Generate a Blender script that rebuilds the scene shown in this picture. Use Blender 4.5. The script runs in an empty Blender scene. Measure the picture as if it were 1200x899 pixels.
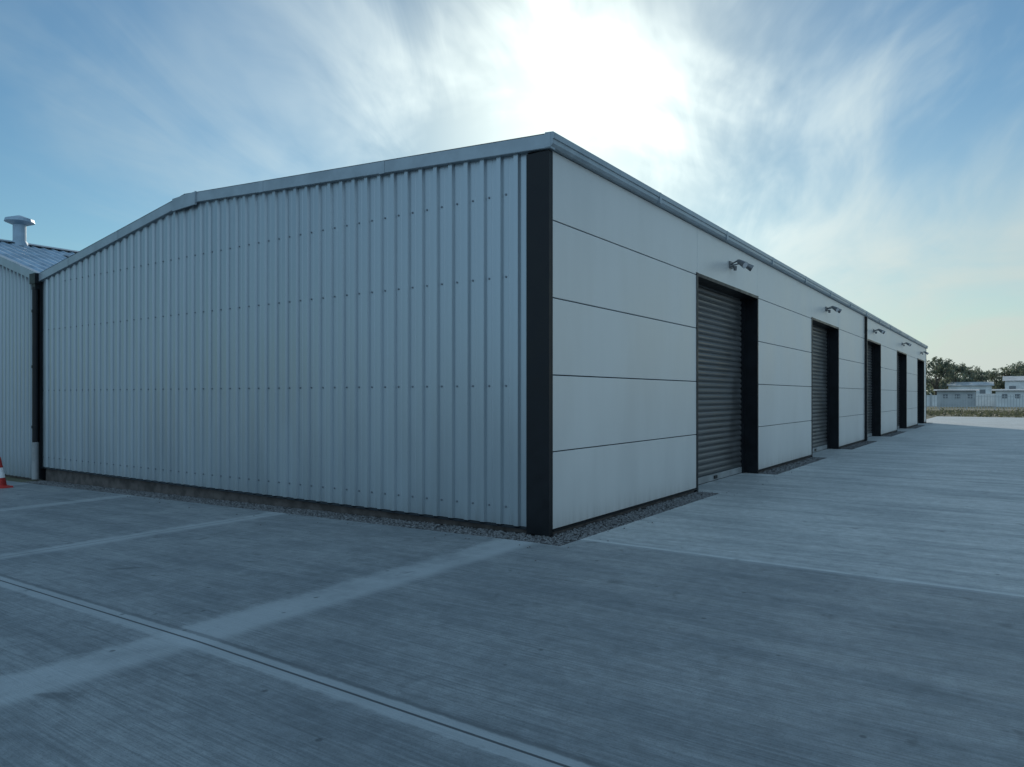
import bpy, bmesh, math, random
import numpy as np
from mathutils import Vector, Matrix
random.seed(7); rng=np.random.default_rng(7)
scene=bpy.context.scene
scene.view_settings.view_transform='Standard'
scene.view_settings.look='None'
scene.view_settings.exposure=0
COL=scene.collection

# ------------------------------------------------------------------ helpers
def empty(name,loc=(0,0,0)):
    o=bpy.data.objects.new(name,None); o.location=loc; o.empty_display_size=.3
    COL.objects.link(o); return o
def mesh_obj(name,verts,faces,mat,parent=None,smooth=False,bevel=0):
    me=bpy.data.meshes.new(name); me.from_pydata([tuple(v) for v in verts],[],[tuple(f) for f in faces])
    me.update()
    o=bpy.data.objects.new(name,me); COL.objects.link(o)
    if mat: me.materials.append(mat)
    if smooth:
        me.polygons.foreach_set('use_smooth',[True]*len(me.polygons))
    if parent: o.parent=parent
    if bevel:
        m=o.modifiers.new('b','BEVEL'); m.width=bevel; m.segments=2; m.limit_method='ANGLE'
    return o
BF=[(0,3,2,1),(4,5,6,7),(0,1,5,4),(1,2,6,5),(2,3,7,6),(3,0,4,7)]
def boxv(x0,x1,y0,y1,z0,z1):
    return [(x0,y0,z0),(x1,y0,z0),(x1,y1,z0),(x0,y1,z0),(x0,y0,z1),(x1,y0,z1),(x1,y1,z1),(x0,y1,z1)]
class Geo:
    def __init__(s): s.v=[]; s.f=[]
    def add(s,v,f):
        n=len(s.v); s.v+=list(v); s.f+=[tuple(i+n for i in q) for q in f]; return s
    def box(s,*a): return s.add(boxv(*a),BF)
    def cyl(s,p0,p1,r0,r1=None,n=12):
        r1=r0 if r1 is None else r1
        p0=Vector(p0);p1=Vector(p1);d=(p1-p0).normalized()
        a=d.orthogonal().normalized();b=d.cross(a)
        v=[];
        for p,r in((p0,r0),(p1,r1)):
            for i in range(n):
                t=2*math.pi*i/n; v.append(tuple(p+r*(math.cos(t)*a+math.sin(t)*b)))
        f=[(i,(i+1)%n,n+(i+1)%n,n+i) for i in range(n)]
        f.append(tuple(range(n))[::-1]); f.append(tuple(range(n,2*n)))
        return s.add(v,f)
    def prism_x(s,poly,x0,x1):   # poly in (y,z)
        n=len(poly); v=[(x0,a,b) for a,b in poly]+[(x1,a,b) for a,b in poly]
        f=[(i,(i+1)%n,n+(i+1)%n,n+i) for i in range(n)]+[tuple(range(n))[::-1],tuple(range(n,2*n))]
        return s.add(v,f)
    def prism_y(s,poly,y0,y1):   # poly in (x,z)
        n=len(poly); v=[(a,y0,b) for a,b in poly]+[(a,y1,b) for a,b in poly]
        f=[(i,(i+1)%n,n+(i+1)%n,n+i) for i in range(n)]+[tuple(range(n))[::-1],tuple(range(n,2*n))]
        return s.add(v,f)
    def obj(s,name,mat,parent=None,**k): return mesh_obj(name,s.v,s.f,mat,parent,**k)

class NT:
    def __init__(s,mat): s.t=mat.node_tree; s.n=s.t.nodes; s.l=s.t.links
    def new(s,t,**k):
        n=s.n.new(t)
        for a,b in k.items(): setattr(n,a,b)
        return n
    def set(s,sock,v):
        if isinstance(v,bpy.types.NodeSocket): s.l.new(v,sock)
        else: sock.default_value=v
    def math(s,op,a,b=0.0,c=0.0,clamp=False):
        n=s.new('ShaderNodeMath',operation=op,use_clamp=clamp)
        s.set(n.inputs[0],a); s.set(n.inputs[1],b); s.set(n.inputs[2],c); return n.outputs[0]
    def vmath(s,op,a,b=(0,0,0)):
        n=s.new('ShaderNodeVectorMath',operation=op)
        s.set(n.inputs[0],a); s.set(n.inputs[1],b)
        return n.outputs['Value'] if op in('DOT_PRODUCT','LENGTH') else n.outputs[0]
    def noise(s,vec,scale=1,detail=4,rough=.5,dist=0):
        n=s.new('ShaderNodeTexNoise'); s.l.new(vec,n.inputs['Vector'])
        n.inputs['Scale'].default_value=scale;n.inputs['Detail'].default_value=detail
        n.inputs['Roughness'].default_value=rough;n.inputs['Distortion'].default_value=dist
        return n.outputs['Fac']
    def ms(s,vec,scale,loc=(0,0,0),rot=(0,0,0)):
        n=s.new('ShaderNodeMapping'); s.l.new(vec,n.inputs['Vector'])
        n.inputs['Scale'].default_value=scale; n.inputs['Location'].default_value=loc; n.inputs['Rotation'].default_value=rot
        return n.outputs[0]
    def rng(s,v,a,b,c=0.,d=1.,smooth=True):
        n=s.new('ShaderNodeMapRange',interpolation_type='SMOOTHSTEP' if smooth else 'LINEAR')
        s.set(n.inputs[0],v)
        for i,x in enumerate((a,b,c,d)): s.set(n.inputs[i+1],x)
        return n.outputs[0]
    def mix(s,f,a,b,mode='MIX'):
        n=s.new('ShaderNodeMix',data_type='RGBA',blend_type=mode)
        s.set(n.inputs[0],f)
        for i,v in((6,a),(7,b)):
            if isinstance(v,(tuple,list)) and len(v)==3: v=(*v,1)
            s.set(n.inputs[i],v)
        return n.outputs[2]
def mat(name,col=(.5,.5,.5),rough=.6,metal=0,noise=0,nscale=3,bump=0,bscale=60,spec=.5):
    m=bpy.data.materials.new(name); m.use_nodes=True
    t=NT(m); b=t.n['Principled BSDF']
    b.inputs['Base Color'].default_value=(*col,1); b.inputs['Roughness'].default_value=rough
    b.inputs['Metallic'].default_value=metal; b.inputs['Specular IOR Level'].default_value=spec
    co=t.new('ShaderNodeTexCoord').outputs['Object']
    if noise:
        n=t.noise(co,nscale,3,.6)
        f=t.rng(n,.3,.7)
        c=t.mix(f,tuple(x*(1-noise) for x in col),tuple(min(1,x*(1+noise)) for x in col))
        t.l.new(c,b.inputs['Base Color'])
        t.l.new(t.rng(n,.3,.7,rough-.08,rough+.08),b.inputs['Roughness'])
    if bump:
        bn=t.new('ShaderNodeBump'); bn.inputs['Strength'].default_value=bump; bn.inputs['Distance'].default_value=.005
        t.l.new(t.noise(co,bscale,3,.6),bn.inputs['Height']); t.l.new(bn.outputs[0],b.inputs['Normal'])
    return m

# ------------------------------------------------------------------ camera
YAW=math.radians(34.85)
cam=bpy.data.cameras.new('camera'); co=bpy.data.objects.new('camera',cam); COL.objects.link(co)
co.location=(4.354,-7.022,1.6); co.rotation_euler=(math.radians(90),0,YAW)
cam.sensor_width=36; cam.lens=846/1200*36; cam.shift_y=14.5/1200; cam.clip_end=5000; cam.clip_start=.05
scene.camera=co

# ------------------------------------------------------------------ light
AZ=math.radians(30.8); EL=math.radians(21.5)
SUN=Vector((-math.sin(AZ)*math.cos(EL),math.cos(AZ)*math.cos(EL),math.sin(EL)))
sl=bpy.data.lights.new('sun','SUN'); sl.energy=3.2; sl.angle=math.radians(.5); sl.color=(1,.92,.80)
so=bpy.data.objects.new('sun',sl); COL.objects.link(so); so.rotation_euler=SUN.to_track_quat('Z','Y').to_euler(); so.location=SUN*60

w=bpy.data.worlds.new('World'); scene.world=w; w.use_nodes=True
t=NT(w); bg=t.n['Background']; bg.inputs['Strength'].default_value=.1
sky=t.new('ShaderNodeTexSky',sky_type='NISHITA'); sky.sun_disc=False
sky.sun_elevation=EL; sky.sun_rotation=-AZ; sky.air_density=1.2; sky.dust_density=.3; sky.ozone_density=2.0
dirv=t.vmath('NORMALIZE',t.new('ShaderNodeTexCoord').outputs['Generated'])
sx=t.new('ShaderNodeSeparateXYZ'); t.l.new(dirv,sx.inputs[0]); dz=sx.outputs['Z']
den=t.math('ADD',t.math('MAXIMUM',dz,0.0),.22)
cx=t.new('ShaderNodeCombineXYZ'); t.l.new(t.math('DIVIDE',sx.outputs['X'],den),cx.inputs[0]); t.l.new(t.math('DIVIDE',sx.outputs['Y'],den),cx.inputs[1])
pl=t.ms(cx.outputs[0],(1,1,1),rot=(0,0,math.radians(-21.5)))
dot=t.math('MAXIMUM',t.vmath('DOT_PRODUCT',dirv,tuple(SUN)),0.0)
g_wide=t.math('POWER',dot,6.0); g_mid=t.math('POWER',dot,26.0); g_core=t.math('POWER',dot,80.0)
n1=t.noise(t.ms(pl,(1.5,1.0,1),loc=(3.1,1.7,0)),1.0,5,.55,.6)
n2=t.noise(t.ms(pl,(4.2,1.3,1),loc=(.4,5.2,0)),1.0,5,.6,1.2)
cl=t.math('ADD',t.math('MULTIPLY',n1,.72),t.math('MULTIPLY',n2,.28))
horiz=t.rng(dz,.50,.05)
side=t.rng(sx.outputs['X'],-.50,.0)
cover=t.math('ADD',t.math('MULTIPLY',t.math('MULTIPLY',horiz,side),.13),t.math('MULTIPLY',g_mid,.12))
mask=t.rng(t.math('ADD',cl,cover),.46,.74)
mask=t.math('MULTIPLY',mask,t.rng(t.math('ADD',side,g_mid),0,1,.34,.76))
damp=t.math('SUBTRACT',1.0,t.math('MULTIPLY',g_mid,.55))
base=t.mix(1.0,sky.outputs[0],(.56,.79,.88),'MULTIPLY')
dc=t.new('ShaderNodeCombineXYZ'); [t.l.new(damp,dc.inputs[i]) for i in range(3)]
base=t.vmath('MULTIPLY',base,dc.outputs[0])
ccol=t.mix(g_wide,(3.6,4.9,5.6),(8.2,9.2,8.9))
c=t.mix(mask,base,ccol)
# pale haze low over the open side
hz=t.math('MULTIPLY',t.rng(dz,.36,.02),t.math('MULTIPLY',side,t.rng(n1,.25,.6,.5,.95)))
c=t.mix(hz,c,t.mix(g_wide,(5.4,6.1,5.7),(7.8,8.5,7.9)))
# bright overcast added behind the camera, out of view, to lift ambient light
rear_fill=t.rng(t.vmath('DOT_PRODUCT',dirv,(math.sin(AZ),-math.cos(AZ),.25)),-.05,.55)
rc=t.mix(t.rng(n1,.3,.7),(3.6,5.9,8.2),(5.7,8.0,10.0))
c=t.mix(t.math('MULTIPLY',rear_fill,.9),c,rc)
gl=t.math('ADD',t.math('MULTIPLY',g_core,6.0),t.math('MULTIPLY',g_mid,t.rng(cl,.38,.62,1.8,5.4)))
cc=t.new('ShaderNodeVectorMath',operation='SCALE'); cc.inputs[0].default_value=(1.0,1.04,.92); t.l.new(gl,cc.inputs['Scale'])
c=t.vmath('ADD',c,cc.outputs[0])
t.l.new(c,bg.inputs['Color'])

# ------------------------------------------------------------------ concrete
SL=.0178
def gz(x): return 0 if x>0 else (SL*x if x>-14 else -SL*14)
def concrete(name,c0,c1,kind):
    m=bpy.data.materials.new(name); m.use_nodes=True; t=NT(m); b=t.n['Principled BSDF']
    P=t.new('ShaderNodeTexCoord').outputs['Object']
    s=t.new('ShaderNodeSeparateXYZ'); t.l.new(P,s.inputs[0]); X,Y=s.outputs[0],s.outputs[1]
    mid=t.noise(P,.8,5,.68)
    br=t.noise(t.ms(P,(1.6,56,1),rot=(0,0,.02)),1,3,.75)
    br2=t.noise(t.ms(P,(.22,2.6,1)),1,4,.7,.4)
    mot=t.noise(P,9,4,.7)
    f=t.math('ADD',t.math('MULTIPLY',mid,.5),t.math('MULTIPLY',br2,.5 if kind=='yard' else .75))
    lo,hi=(.36,.64) if kind=='yard' else (.48,.76)
    col=t.mix(t.rng(f,lo,hi),c0,c1)
    fine=t.noise(P,75,2,.7)
    sm=t.mix(t.rng(mot,.3,.7),(.84,.84,.84),(1.14,1.14,1.14)); col=t.mix(1.0,col,sm,'MULTIPLY')
    col=t.mix(t.rng(br,.32,.58,.45,.0),col,tuple(x*.5 for x in c0))
    col=t.mix(t.rng(br,.52,.72,0,.3),col,tuple(x*1.25 for x in c1))
    col=t.mix(t.rng(fine,.5,.72,0,.45),col,tuple(x*.45 for x in c0))
    lightc=tuple(min(1,x*1.5) for x in c1)
    wob=t.math('MULTIPLY',t.math('SUBTRACT',mot,.5),.16)
    dk=None
    if kind=='yard':
        Xw=t.math('ADD',X,wob)
        for x0,wd,st in((-.16,.22,.7),(-4.3,.14,.65),(-8.4,.14,.65),(-12.5,.1,.5)):
            a=t.math('ABSOLUTE',t.math('SUBTRACT',Xw,x0))
            k=t.math('MULTIPLY',t.rng(a,wd+.10,wd-.08),t.math('MULTIPLY',t.rng(mid,.2,.55),st))
            col=t.mix(k,col,lightc)
        for x0 in (-4.3,-8.4):
            a=t.math('ABSOLUTE',t.math('SUBTRACT',X,x0)); jj=t.rng(a,.010,.005); dk=jj if dk is None else t.math('MAXIMUM',dk,jj)
        Yw=t.math('ADD',Y,t.math('MULTIPLY',wob,.25))
        a=t.math('ABSOLUTE',t.math('ADD',Yw,4.34))
        k=t.math('MULTIPLY',t.rng(a,.10,.06),.6); col=t.mix(k,col,lightc)
        a=t.math('ABSOLUTE',t.math('ADD',Y,4.33)); 
        j=t.rng(a,.012,.006); j2=t.rng(t.math('ABSOLUTE',t.math('ADD',Yw,4.24)),.03,.01)
        col=t.mix(t.math('MULTIPLY',j2,.5),col,tuple(x*.4 for x in c0))
        dk=t.math('MAXIMUM',dk,j)
    else:
        for y0 in (8.9,25.6):
            a=t.math('ABSOLUTE',t.math('SUBTRACT',Y,y0)); 
            jj=t.rng(a,.016,.008); dk=jj if dk is None else t.math('MAXIMUM',dk,jj)
    a=t.math('ABSOLUTE',t.math('SUBTRACT',t.math('ADD',Y,t.math('MULTIPLY',wob,.2)),.02))
    col=t.mix(t.math('MULTIPLY',t.rng(a,.10,.04),.3),col,lightc)
    sp=t.noise(P,2.6,3,.6,.4); sm=t.rng(sp,.63,.75)
    col=t.mix(t.math('MULTIPLY',sm,.6),col,tuple(x*.35 for x in c0))
    vor=t.new('ShaderNodeTexVoronoi'); t.l.new(t.vmath('ADD',P,(.37,.11,0)),vor.inputs['Vector']); vor.inputs['Scale'].default_value=3.1
    pit=t.rng(vor.outputs['Distance'],.08,.03)
    col=t.mix(t.math('MULTIPLY',pit,.7),col,tuple(x*.3 for x in c0))
    col=t.mix(t.math('MULTIPLY',dk,.85),col,(.02,.022,.025))
    t.l.new(col,b.inputs['Base Color'])
    b.inputs['Specular IOR Level'].default_value=.5
    t.l.new(t.rng(f,lo,hi,.66,.50),b.inputs['Roughness'])
    h=t.math('ADD',br,t.math('MULTIPLY',fine,.4))
    bn=t.new('ShaderNodeBump'); bn.inputs['Strength'].default_value=.65; bn.inputs['Distance'].default_value=.008
    t.l.new(h,bn.inputs['Height']); t.l.new(bn.outputs[0],b.inputs['Normal'])
    return m
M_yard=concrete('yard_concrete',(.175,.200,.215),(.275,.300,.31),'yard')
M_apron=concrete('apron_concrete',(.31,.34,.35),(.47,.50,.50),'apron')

m=bpy.data.materials.new('rough_ground'); m.use_nodes=True; t=NT(m); b=t.n['Principled BSDF']
P=t.new('ShaderNodeTexCoord').outputs['Object']
n=t.noise(P,.05,5,.65); n2_=t.noise(P,.9,3,.7)
c=t.mix(t.rng(n,.42,.58),(.08,.09,.05),(.22,.21,.17)); c=t.mix(t.math('MULTIPLY',n2_,.5),c,(.10,.10,.08))
t.l.new(c,b.inputs['Base Color']); b.inputs['Roughness'].default_value=.95; b.inputs['Specular IOR Level'].default_value=.1
M_ground=m
xs=[-2000,-200,-60,-14,0,60,200,2000]; ys=[-2000,-200,-60,0,60,200,2000]
v=[(x,y,gz(x)-.03) for y in ys for x in xs]; nx=len(xs)
f=[(j*nx+i,j*nx+i+1,(j+1)*nx+i+1,(j+1)*nx+i) for j in range(len(ys)-1) for i in range(nx-1)]
mesh_obj('ground',v,f,M_ground)
v=[];f=[]
def addrect(xs,y0,y1):
    n0=len(v); n=len(xs)
    v.extend((x,y,gz(x)) for y in (y0,y1) for x in xs); f.extend((n0+i,n0+i+1,n0+n+i+1,n0+n+i) for i in range(n-1))
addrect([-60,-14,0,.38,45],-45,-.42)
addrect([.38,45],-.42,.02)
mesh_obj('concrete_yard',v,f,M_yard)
g=Geo()
def flat(x0,x1,y0,y1,z=0): g.add([(x0,y0,z),(x1,y0,z),(x1,y1,z),(x0,y1,z)],[(0,1,2,3)])
flat(.38,22,.02,58)
doors=[(4.65+8.32*k,4.65+8.32*k+3.42) for k in range(5)]
for a,b_ in doors: flat(-.6,.38,a,b_,0)
flat(-.6,.38,42.6,58); 
g.obj('concrete_apron',M_apron)

# ------------------------------------------------------------------ gravel
M_grav=mat('gravel_bed',(.06,.06,.065),.9,noise=.5,nscale=60)
M_stone=mat('gravel_stone',(.13,.135,.14),.85,noise=.6,nscale=25)
strips=[(-12.9,.38,-.42,-.0)]
prev=0
for a,b_ in doors: strips.append((0,.38,prev,a)); prev=b_
strips.append((0,.38,prev,42.6))
g=Geo()
for x0,x1,y0,y1 in strips:
    if x0<-1:
        for p,q in((x0,0),(0,x1)): g.add([(p,y0,gz(p)-.012),(q,y0,gz(q)-.012),(q,y1+.1,gz(q)-.012),(p,y1+.1,gz(p)-.012)],[(0,1,2,3)])
    else: g.add([(x0-.1,y0,-.016),(x1,y0,-.016),(x1,y1,-.016),(x0-.1,y1,-.016)],[(0,1,2,3)])
bm=bmesh.new(); bmesh.ops.create_icosphere(bm,subdivisions=1,radius=1); iv=np.array([v_.co[:] for v_ in bm.verts]); iff=[[q.index for q in p.verts] for p in bm.faces]; bm.free()
iff=np.array(iff)
V=[];F=[];n0=0
for x0,x1,y0,y1 in strips:
    area=(x1-x0)*(y1-y0); dist=max(0,y0)
    dens=1300 if dist<5 else 400 if dist<15 else 150
    for _ in range(int(area*dens)):
        x=random.uniform(x0,x1);y=random.uniform(y0,y1)
        r=random.uniform(.009,.02)*(1 if dist<5 else 1.4)
        s=iv*(r*rng.uniform(.7,1.3,3))*rng.uniform(.85,1.15,(12,1))
        a=random.random()*6.28; ca,sa=math.cos(a),math.sin(a)
        s=s@np.array([[ca,-sa,0],[sa,ca,0],[0,0,.7]])
        V.append(s+np.array([x,y,gz(x)-.008+random.uniform(0,.006)])); F.append(iff+n0); n0+=12
for _ in range(70):
    if random.random()<.5: x=random.uniform(-9,.6); y=-.42-abs(random.gauss(0,.25))
    else: x=.38+abs(random.gauss(0,.2)); y=random.uniform(0,12)
    r=random.uniform(.005,.011); V.append(iv*np.array([r,r*1.2,r*.7])+np.array([x,y,gz(x)+r*.5])); F.append(iff+n0); n0+=12
go=g.obj('gravel',M_grav)
st=mesh_obj('stones',np.concatenate(V).tolist(),np.concatenate(F).tolist(),M_stone,go)

# ------------------------------------------------------------------ materials for building
def cladding(name,col,rough,metal,st):
    m=bpy.data.materials.new(name); m.use_nodes=True; t=NT(m); b=t.n['Principled BSDF']
    P=t.new('ShaderNodeTexCoord').outputs['Object']
    n=t.noise(t.ms(P,(1.0,1.0,.3)),1,3,.55); n3=t.noise(t.ms(P,(9,9,.5)),1,3,.6)
    s=t.new('ShaderNodeSeparateXYZ'); t.l.new(P,s.inputs[0])
    c=t.mix(t.rng(n,.3,.7),tuple(x*.94 for x in col),tuple(x*1.05 for x in col))
    c=t.mix(t.rng(n3,.5,.8,0,st),c,tuple(x*.65 for x in col))
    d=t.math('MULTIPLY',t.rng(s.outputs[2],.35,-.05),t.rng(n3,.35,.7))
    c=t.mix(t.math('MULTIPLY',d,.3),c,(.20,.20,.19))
    t.l.new(c,b.inputs['Base Color'])
    b.inputs['Metallic'].default_value=metal
    t.l.new(t.rng(n,.3,.7,rough-.05,rough+.05),b.inputs['Roughness'])
    bn=t.new('ShaderNodeBump'); bn.inputs['Strength'].default_value=.2; bn.inputs['Distance'].default_value=.004
    t.l.new(t.noise(t.ms(P,(1,1,.4)),5,1,.5),bn.inputs['Height']); t.l.new(bn.outputs[0],b.inputs['Normal'])
    return m
M_clad=cladding('silver_cladding',(.35,.415,.455),.34,.6,.08)
M_panel=cladding('silver_panel',(.59,.605,.60),.42,.25,.04)
M_black=mat('black_flashing',(.007,.009,.012),.4,noise=.2,nscale=4,spec=.25)
M_trim=mat('grey_trim',(.30,.36,.40),.4,.3,noise=.12,nscale=3)
M_shut=mat('shutter_slats',(.075,.078,.080),.38,.15,noise=.25,nscale=2,spec=.5)
M_bar=mat('shutter_bar',(.26,.28,.29),.5,.3,noise=.2)
M_plinth=mat('plinth_block',(.10,.09,.085),.9,noise=.4,nscale=5,bump=.8,bscale=40)
M_roof=mat('roof_sheet',(.27,.37,.46),.45,.2,noise=.2,nscale=1.5)
M_dark=mat('dark_gap',(.01,.01,.01),.9)
M_screw=mat('screw',(.20,.23,.26),.4,.7)
M_lampg=mat('fitting_grey',(.15,.16,.17),.45,.4)
M_glass=mat('lamp_glass',(.5,.52,.55),.15)

RX,RH=-7.30,4.99     # ridge
EL_R=4.50; WX=-12.91; EL_L=4.16
def roofz(x): return EL_R+(RH-EL_R)*(x/RX) if x>RX else RH+(EL_L-RH)*((x-RX)/(WX-RX))
def corrug(name,x0,x1,y,zb,topf,pitch,dep,mt,parent,extra=()):
    prof=[(0,0),(.28,0),(.30,.12),(.34,.12),(.36,0),(.62,0),(.69,1),(.93,1),(1.0,0)]
    xs=[]; x=x0
    while x<x1-1e-6:
        for a,h in prof[:-1]:
            xx=x+a*pitch
            if xx<x1: xs.append((xx,h))
        x+=pitch
    xs.append((x1,0))
    xs.sort()
    v=[];f=[]
    for i,(x,h) in enumerate(xs):
        yy=y-h*dep
        v+= [(x,yy,zb),(x,yy,topf(x))]
        if i: f.append((2*i-2,2*i,2*i+1,2*i-1))
    return mesh_obj(name,v,f,mt,parent)

B=empty('warehouse_building')
PITCH=.25
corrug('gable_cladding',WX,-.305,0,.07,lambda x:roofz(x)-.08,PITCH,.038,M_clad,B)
g=Geo()
for z in (.28,1.72,3.02,4.0):
    x=WX+.15*PITCH; k=0
    while x<-.4:
        if z<roofz(x)-.3:
            g.cyl((x,0,z),(x,-.009,z),.014,n=6); g.cyl((x,-.008,z),(x,-.014,z),.008,n=6)
        x+=PITCH
g.obj('screws',M_screw,B)
g=Geo(); g.box(WX+.02,-.35,.05,.3,-.4,.03); g.obj('plinth',M_plinth,B)
g=Geo(); g.box(WX+.02,-.03,.02,.06,.031,.09); g.obj('base_drip_shadow_gap',M_black,B)
g=Geo(); g.prism_x([(-.05,.045),(-.045,.05),(.015,.075),(.015,.07)],WX,-.31); g.obj('drip_flashing',M_black,B)
g=Geo()
L=42.6
g.prism_y([(WX,-.3),(-.62,-.3),(-.62,EL_R-.06),(RX,RH-.06),(WX,EL_L-.06)],.07,L-.05)
g.obj('inner_walls',M_plinth,B)
g=Geo(); g.box(-.62,-.02,L-.12,L,0,EL_R-.1); g.obj('far_end_wall',M_clad,B)
g=Geo(); g.box(-12.0,-.62,L-.03,L,0,EL_R-.2); g.obj('rear_gable_wall',M_clad,B)
g=Geo()
g.add([(0.06,-.06,EL_R),(.06,L+.06,EL_R),(RX,L+.06,RH+.005),(RX,-.06,RH+.005),(WX,-.06,EL_L),(WX,L+.06,EL_L)],[(0,1,2,3),(3,2,5,4)])
g.obj('roof',M_roof,B)
def verge(xa,za,xb,zb,h0,nm,y0=-.085,y1=-.0,hb=.035):
    g=Geo()
    v=[(xa,y0,za-h0),(xb,y0,zb-h0),(xb,y0,zb+hb),(xa,y0,za+hb),(xa,y1,za-h0),(xb,y1,zb-h0),(xb,y1,zb+hb),(xa,y1,za+hb)]
    g.add(v,[(0,1,2,3)[::-1],(4,5,6,7),(0,4,5,1)[::-1],(3,7,6,2),(0,3,7,4),(1,2,6,5)])
    return g.obj(nm,M_trim,B,bevel=.006)
verge(.06,EL_R+.035,RX,RH+.03,.13,'verge_trim')
verge(RX,RH+.03,WX-.05,EL_L+.03,.13,'verge_trim_b')
verge(RX+.35,RH-.03+.08,RX-.35,RH-.03+.06,.22,'ridge_cap',y0=-.11,y1=-.086,hb=-.0)
g=Geo()
for xa,za,xb,zb in((.06,EL_R+.072,RX,RH+.067),(RX,RH+.067,WX-.05,EL_L+.067)):
    g.add([(xa,-.09,za),(xb,-.09,zb),(xb,.22,zb+.003),(xa,.22,za+.003)],[(0,1,2,3)])
g.obj('verge_capping',M_trim,B)
g=Geo()
for x in (-2.6,-5.2,-9.6,-11.6):
    zt=roofz(x)+.03; g.box(x-.05,x+.05,-.090,-.0855,zt-.13,zt+.034)
g.obj('verge_laps',M_trim,B)
g=Geo(); g.box(-.30,.012,-.05,.0,.0,EL_R-.10); g.box(-.03,.012,.0,.035,.0,EL_R-.10)
g.obj('corner_flashing',M_black,B,bevel=.004)

zj=[.06,.956,1.84,2.73,3.62,4.42]
segs=[]; prev=.04
for k,(a,b_) in enumerate(doors):
    segs.append((prev,a)); prev=b_
segs.append((prev,L-.06))
gp=Geo()
GAP=.006
def pan(y0,y1,z0,z1):
    gp.box(-.06,0.0,y0+GAP,y1-GAP,z0+GAP,z1-GAP)
for a,b_ in segs:
    for z0,z1 in zip(zj[:-1],zj[1:]): 
        pan(a,b_,z0,z1)
for a,b_ in doors: pan(a,b_,zj[4],zj[5])
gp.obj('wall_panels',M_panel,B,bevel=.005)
g=Geo()
for a,b_ in segs: g.box(-.3,-.03,a,b_,.05,4.42)
for a,b_ in doors: g.box(-.3,-.03,a-.005,b_+.005,3.63,4.42)
g.obj('panel_backing',M_dark,B)
g=Geo()
for a,b_ in segs: g.box(-.28,-.035,a+.005,b_-.005,-.3,.049)
g.obj('wall_plinth',M_plinth,B)
g=Geo()
for a,b_ in segs: g.box(-.034,.012,a+.004,b_-.004,.035,.058)
g.obj('wall_drip_flashing',M_black,B)
g=Geo()
poly=[(-.02,4.42),(.06,4.42),(.085,4.45),(.085,4.50),(.10,4.505),(.10,4.57),(.09,4.58),(-.02,4.59)]
g.prism_y(poly,-.088,L+.1); g.obj('gutter_fascia',M_trim,B)
g=Geo()
for k in range(14):
    y=2.9+k*3.0; g.box(.0,.104,y-.03,y+.03,4.418,4.574)
g.obj('gutter_unions',M_trim,B)

def shutter(a,b_,idx):
    D=empty('door'); D.parent=B
    xr=-.30
    g=Geo()
    g.box(xr-.05,.014,b_-.012,b_+.045,.0,3.66); g.box(xr-.05,.014,a-.045,a+.012,.0,3.66)
    g.box(xr-.05,.0135,a+.012,b_-.012,3.60,3.655)
    g.obj('reveal_flashing',M_black,D)
    g=Geo(); g.box(xr-.04,xr+.045,b_-.10,b_-.013,0.0,3.6); g.box(xr-.04,xr+.045,a+.013,a+.10,0,3.6)
    g.obj('guides',M_black,D)
    p=.108; z=.13; v=[];pts=[]
    while z<3.62:
        for q,(dx) in ((0,0),(.12,.016),(.35,.028),(.6,.028),(.85,.016),(.97,0)):
            pts.append((xr-.02+dx,min(z+q*p,3.62)))
        z+=p
    for x,z in pts: v+=[(x,a+.07,z),(x,b_-.07,z)]
    f=[(2*i,2*i+1,2*i+3,2*i+2) for i in range(len(pts)-1)]
    mesh_obj('slats',v,f,M_shut,D)
    g=Geo(); g.box(xr-.03,xr+.012,a+.10,b_-.10,.012,.13); g.obj('bottom_bar',M_bar,D,bevel=.004)
    g=Geo(); g.box(xr-.02,xr+.0,a+.1,b_-.1,.0,.012); g.obj('rubber_seal',M_dark,D)
    g=Geo(); g.box(xr+.012,xr+.03,(a+b_)/2-.08,(a+b_)/2+.08,.04,.10); g.obj('lock',M_black,D,bevel=.003)
for i,(a,b_) in enumerate(doors): shutter(a,b_,i)

for a,b_ in doors:
    yc=(a+b_)/2; z=4.04
    Fx=empty('wall_floodlight'); Fx.parent=B
    g=Geo(); g.box(0.001,.03,yc-.09,yc+.09,z-.06,z+.06)
    for dy in(-.13,.13):
        g.cyl((.02,yc+dy*.4,z),(.17,yc+dy,z+.04),.014)
        g.cyl((.17,yc+dy,z+.045),(.20,yc+dy*1.15,z+.01),.022)
    g.cyl((.03,yc,z-.03),(.09,yc,z-.05),.012); g.cyl((.09,yc,z-.03),(.09,yc,z-.11),.035,.028)
    g.obj('bracket_and_sensor',M_lampg,Fx)
    for dy in(-.15,.15):
        g=Geo(); g.cyl((-.08,0,0),(.09,0,0),.04,.062,n=18); g.cyl((-.11,0,0),(-.08,0,0),.03,.04,n=18)
        o=g.obj('lamp_head',M_lampg,Fx); o.location=(.27,yc+dy*1.2,z-.02); o.rotation_euler=(0,math.radians(32),math.radians(25 if dy>0 else -25))
        g=Geo(); g.cyl((.088,0,0),(.093,0,0),.056,n=18); o=g.obj('lens',M_glass,Fx); o.location=(.27,yc+dy*1.2,z-.02); o.rotation_euler=(0,math.radians(32),math.radians(25 if dy>0 else -25))

for y in (21.05,):
    g=Geo(); g.box(.01,.085,y-.05,y+.05,.02,4.40)
    for z in(.5,2.2,3.9): g.box(.008,.092,y-.06,y+.06,z,z+.05)
    g.obj('downpipe',M_black,B,bevel=.006)
g=Geo(); g.box(-.03,.014,L-.07,L+.01,.0,4.40); g.obj('end_flashing',M_black,B)

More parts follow.
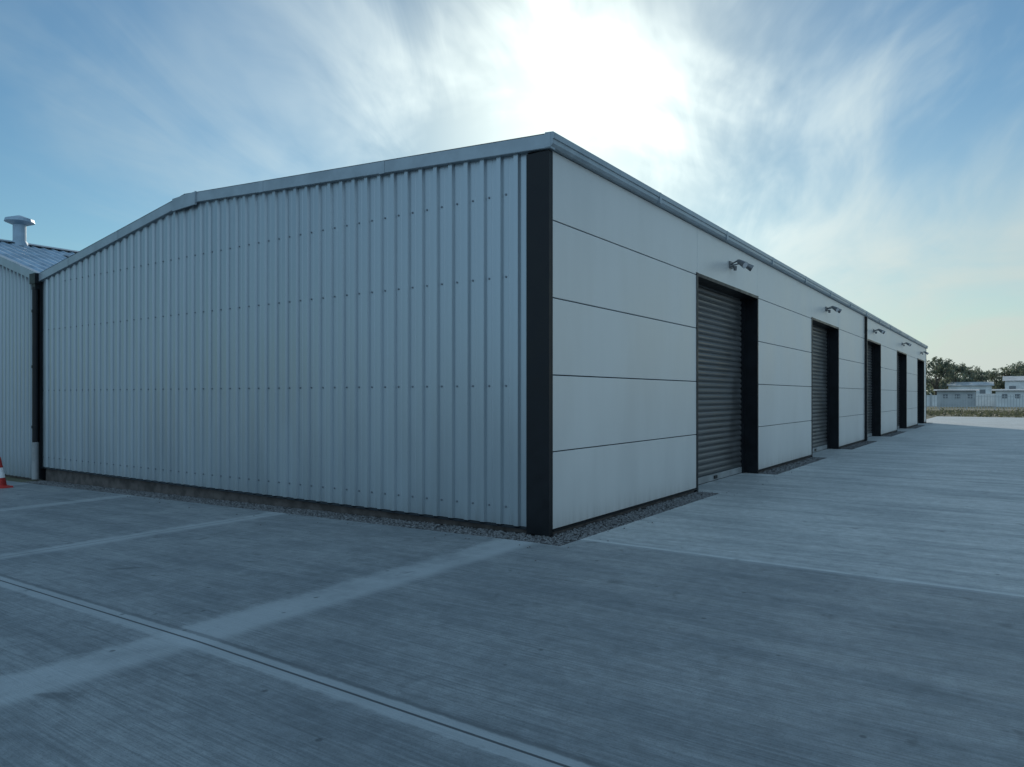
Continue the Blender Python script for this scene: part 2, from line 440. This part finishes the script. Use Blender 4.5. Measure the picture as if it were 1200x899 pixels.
# ------------------------------------------------------------------ neighbouring shed
S=empty('corrugated_shed')
AX=-13.08; RXS=-18.2; AH=4.22; RHS=5.78; BXS=-23.3; SL_L=26
def sroof(x): return AH+(RHS-AH)*((x-AX)/(RXS-AX)) if x>RXS else RHS+(AH-RHS)*((x-RXS)/(BXS-RXS))
corrug('front_cladding',BXS,AX,.02,-.22,lambda x:sroof(x)-.05,.2,.035,M_clad,S)
g=Geo(); g.prism_y([(BXS+.05,-.4),(AX-.05,-.4),(AX-.05,AH-.1),(RXS,RHS-.1),(BXS+.05,AH-.1)],.08,SL_L); g.obj('shed_body',M_plinth,S)
v=[];f=[];i=0;y=-.08
prof=[(0,0),(.12,0),(.15,.03),(.18,.03),(.21,0)]
ysr=[]
while y<SL_L+.1:
    for a,h in prof[:-1]: ysr.append((y+a,h))
    y+=.25
for y,h in ysr: v+=[(AX+.12,y,AH-.035+h),(RXS,y,RHS+h),(BXS-.1,y,AH-.03+h)]
for i in range(len(ysr)-1): f+=[(3*i,3*i+3,3*i+4,3*i+1),(3*i+1,3*i+4,3*i+5,3*i+2)]
mesh_obj('shed_roof',v,f,M_roof,S)
M_rl=mat('rooflight',(.05,.07,.09),.25,noise=.2)
g=Geo()
for k in range(6):
    y0=2.2+k*3.6
    for xa,xb in((-14.3,-17.2),):
        za,zb=sroof(xa)+.045,sroof(xb)+.045
        g.add([(xa,y0,za),(xa,y0+.9,za),(xb,y0+.9,zb),(xb,y0,zb)],[(0,1,2,3)])
g.obj('rooflights',M_rl,S)
g=Geo(); g.add([(RXS+.2,-.09,RHS+.0),(RXS+.2,SL_L,RHS+.0),(RXS,SL_L,RHS+.075),(RXS,-.09,RHS+.075),(RXS-.2,-.09,RHS),(RXS-.2,SL_L,RHS)],[(0,1,2,3),(3,2,5,4)]); g.obj('ridge_capping',M_trim,S)
g=Geo()
for xa,xb in((AX+.1,RXS),(RXS,BXS-.1)):
    za,zb=sroof(min(xa,AX))-.01,sroof(xb if xb>BXS else BXS)-.01
    g.add([(xa,-.10,za-.14),(xb,-.10,zb-.14),(xb,-.10,zb+.05),(xa,-.10,za+.05),(xa,.0,za+.05),(xb,.0,zb+.05)],[(0,1,2,3),(3,2,5,4)])
g.obj('shed_verge',M_trim,S)
g=Geo(); vx,vy=RXS+.05,1.55
g.cyl((vx,vy,5.6),(vx,vy,6.32),.16,n=20); g.cyl((vx,vy,6.30),(vx,vy,6.38),.16,.36,n=20); g.cyl((vx,vy,6.38),(vx,vy,6.46),.36,.34,n=20); g.cyl((vx,vy,6.46),(vx,vy,6.56),.34,.06,n=20)
g.cyl((vx,vy,5.70),(vx,vy,5.86),.26,.17,n=20)
g.obj('vent_cowl',M_roof,S,smooth=False)
g=Geo(); px_=-13.0
g.box(px_-.17,px_+.10,-.16,-.02,4.02,4.24); g.box(px_-.12,px_+.06,-.14,-.03,3.9,4.02)
g.cyl((px_-.02,-.10,.55),(px_-.02,-.10,3.95),.062,n=14)
for z in(.9,2.2,3.4): g.cyl((px_-.02,-.10,z),(px_-.02,-.10,z+.06),.076,n=14); 
g.box(px_-.05,px_+.07,-.045,.1,-.2,4.1)
g.obj('downpipe',M_black,S)
g=Geo(); g.cyl((px_-.02,-.10,-.2),(px_-.02,-.10,.6),.07,n=14); g.obj('downpipe_shoe',M_bar,S)

# ------------------------------------------------------------------ traffic cone
def lathe(g,prof,c,n=32):
    v=[];
    for r,z in prof:
        for i in range(n):
            t_=2*math.pi*i/n; v.append((c[0]+r*math.cos(t_),c[1]+r*math.sin(t_),c[2]+z))
    f=[(j*n+i,j*n+(i+1)%n,(j+1)*n+(i+1)%n,(j+1)*n+i) for j in range(len(prof)-1) for i in range(n)]
    g.add(v,f)
M_or=mat('cone_red',(.42,.025,.02),.5,noise=.2,nscale=9); M_wh=mat('cone_white',(.75,.75,.75),.4,noise=.1,nscale=9)
C=empty('traffic_cone',(-12.10,-1.12,gz(-12))); 
g=Geo(); g.add([(a*.19,b*.19,.0) for a,b in((-1,-1),(1,-1),(1,1),(-1,1))]+[(a*.18,b*.18,.035) for a,b in((-1,-1),(1,-1),(1,1),(-1,1))],BF); 
lathe(g,[(.145,.035),(.135,.05),(.108,.2)],(0,0,0)); lathe(g,[(.072,.40),(.035,.60),(.028,.605),(.026,.56)],(0,0,0))
g.obj('cone_body',M_or,C)
g=Geo(); lathe(g,[(.1095,.2),(.0735,.40)],(0,0,0)); g.obj('reflective_sleeve',M_wh,C)

# ------------------------------------------------------------------ background
def wp(px,depth,z=0):
    lat=(px-600)/846*depth; d=(-math.sin(YAW),math.cos(YAW)); r=(math.cos(YAW),math.sin(YAW))
    return (4.354+d[0]*depth+r[0]*lat,-7.022+d[1]*depth+r[1]*lat,z)
M_white=mat('white_render',(.66,.68,.68),.7,noise=.12,nscale=.8)
M_win=mat('dark_window',(.16,.18,.20),.2)
M_rf=mat('far_roof',(.36,.38,.39),.7,noise=.2,nscale=.5)
W=empty('boundary_wall')
g=Geo(); gc=Geo()
for i in range(26):
    x=-32+i*5.0; g.box(x+.02,x+4.86,131,131.2,-.1,1.7+.25*((i*7)%3==0)); gc.box(x-.14,x+.02,130.92,131.28,-.1,2.05)
g.obj('panels',M_white,W); gc.obj('posts',M_rf,W)
def hall(name,x0,x1,y0,y1,h,rh,mt,ws=3.2):
    H=empty(name)
    g=Geo(); g.box(x0,x1,y0,y1,-.1,h); g.obj('walls',mt,H)
    g=Geo(); yc=(y0+y1)/2; g.prism_x([(y0-.4,h-.1),(yc,h+rh),(y1+.4,h-.1)],x0-.5,x1+.5); g.obj('roof',M_rf,H)
    g=Geo(); n=max(1,int((x1-x0)/ws))
    for i in range(n): xx=x0+.8+i*ws; g.box(xx,xx+ws*.4,y0-.06,y0-.0,h*.5,h*.75)
    g.obj('windows',M_win,H)
hall('white_building',-8,0,184,194,4.0,.8,M_white,2.6)
hall('white_building',2.5,20,196,208,5.2,1.1,M_white)
hall('white_building',-34,-16,180,192,3.6,1.0,M_white)
hall('white_building',30,56,178,190,5.4,1.5,M_white)
hall('site_cabin',-5.5,-.5,122,124.6,2.5,.12,M_rf,1.6)
hall('site_cabin',2.0,8.0,124,126.6,2.5,.12,M_white,1.6)
def leafmat(n,c):
    m=bpy.data.materials.new(n); m.use_nodes=True; t=NT(m); b=t.n['Principled BSDF']
    P=t.new('ShaderNodeTexCoord').outputs['Object']
    col=t.mix(t.rng(t.noise(P,.8,2,.6),.35,.65),tuple(x*.6 for x in c),tuple(x*1.3 for x in c)); t.l.new(col,b.inputs['Base Color'])
    b.inputs['Roughness'].default_value=.7
    tr=t.new('ShaderNodeBsdfTranslucent'); t.l.new(t.mix(.5,col,(.16,.19,.11)),tr.inputs['Color'])
    mx=t.new('ShaderNodeMixShader'); mx.inputs[0].default_value=.45
    t.l.new(b.outputs[0],mx.inputs[1]); t.l.new(tr.outputs[0],mx.inputs[2]); t.l.new(mx.outputs[0],t.n['Material Output'].inputs['Surface'])
    return m
M_leaf=leafmat('foliage',(.12,.145,.11)); M_bark=mat('bark',(.08,.065,.05),.9,noise=.3)
def tree(x,y,h,seed):
    R=random.Random(seed); T=empty('tree',(x,y,0)); g=Geo()
    g.cyl((0,0,-.1),(0,0,h*.45),h*.03,h*.018,n=8); lv=[];lf=[]
    ends=[]
    for i in range(11):
        a=R.uniform(0,6.28); z0=h*R.uniform(.15,.45); rr=h*R.uniform(.15,.36); z1=h*R.uniform(.3,.85)
        g.cyl((0,0,z0),(rr*math.cos(a),rr*math.sin(a),z1),h*.012,h*.004,n=6); ends.append((rr*math.cos(a),rr*math.sin(a),z1))
    ends.append((0,0,h*.84)); g.cyl((0,0,h*.45),(0,0,h*.84),h*.018,h*.005,n=6)
    g.obj('trunk_and_limbs',M_bark,T)
    for ex,ey,ez in ends:
        for c in range(5):
            cx_,cy_,cz_=ex+R.gauss(0,h*.08),ey+R.gauss(0,h*.08),ez+R.gauss(0,h*.06); cr=h*R.uniform(.05,.1)
            for k in range(32):
                p=Vector((R.gauss(0,1),R.gauss(0,1),R.gauss(0,.8))).normalized()*cr*R.uniform(.5,1.15)+Vector((cx_,cy_,cz_))
                s=R.uniform(.12,.3)*h/9; u=Vector((R.gauss(0,1),R.gauss(0,1),R.gauss(0,1))).normalized(); q=u.orthogonal().normalized()
                n=len(lv); lv+= [tuple(p-u*s),tuple(p+q*s*.6),tuple(p+u*s),tuple(p-q*s*.6)]; lf.append((n,n+1,n+2,n+3))
    mesh_obj('crown',lv,lf,M_leaf,T)
for i,(px,dp,h) in enumerate(((1097,165,10.8),(1108,178,10.4),(1120,172,9.4),(1132,215,11.6),(1144,205,9.6),(1156,225,9.2),(1168,215,9.6),(1180,212,10.6),(1192,222,12.4),(1204,210,11.5),(1216,200,11))):
    x,y,_=wp(px,dp); tree(x,y,h,20+i)
R=random.Random(5); lv=[];lf=[]
for i in range(420):
    a=math.radians(R.uniform(-70,75)); d=R.uniform(260,330); cx_=d*math.sin(a); cy_=d*math.cos(a); hh=R.uniform(5,10.5)
    for k in range(45):
        p=Vector((cx_+R.gauss(0,3),cy_+R.gauss(0,3),abs(R.gauss(hh*.5,hh*.28)))); s=R.uniform(.6,1.3)
        u=Vector((R.gauss(0,1),R.gauss(0,1),R.gauss(0,1))).normalized(); q=u.orthogonal().normalized()
        n=len(lv); lv+= [tuple(p-u*s),tuple(p+q*s*.7),tuple(p+u*s),tuple(p-q*s*.7)]; lf.append((n,n+1,n+2,n+3))
mesh_obj('distant_trees',lv,lf,M_leaf)
lv=[];lf=[]
M_scrub=leafmat('scrub_leaf',(.07,.07,.045))
for i in range(8000):
    x=R.uniform(-16,26); y=R.uniform(59,78); z=abs(R.gauss(0,.12)); s=R.uniform(.06,.2)
    u=Vector((R.gauss(0,1),R.gauss(0,1),R.gauss(.5,1))).normalized(); q=u.orthogonal().normalized(); p=Vector((x,y,z))
    n=len(lv); lv+= [tuple(p-u*s),tuple(p+q*s*.4),tuple(p+u*s),tuple(p-q*s*.4)]; lf.append((n,n+1,n+2,n+3))
mesh_obj('scrub_vegetation',lv,lf,M_scrub)
M_fence=mat('galvanised',(.42,.44,.45),.5,.4)
Fc=empty('palisade_fence'); g=Geo()
for i in range(14):
    x=-14+i*2.75; g.box(x-.04,x+.04,92,92.08,-.05,1.75)
g.obj('posts',M_fence,Fc); g=Geo()
for z in(.35,1.5): g.box(-14,21.8,91.96,91.998,z-.025,z+.025)
for i in range(130):
    x=-13.9+i*.275; g.box(x-.025,x+.025,91.94,91.957,.08,1.72)
g.obj('pales',M_fence,Fc)
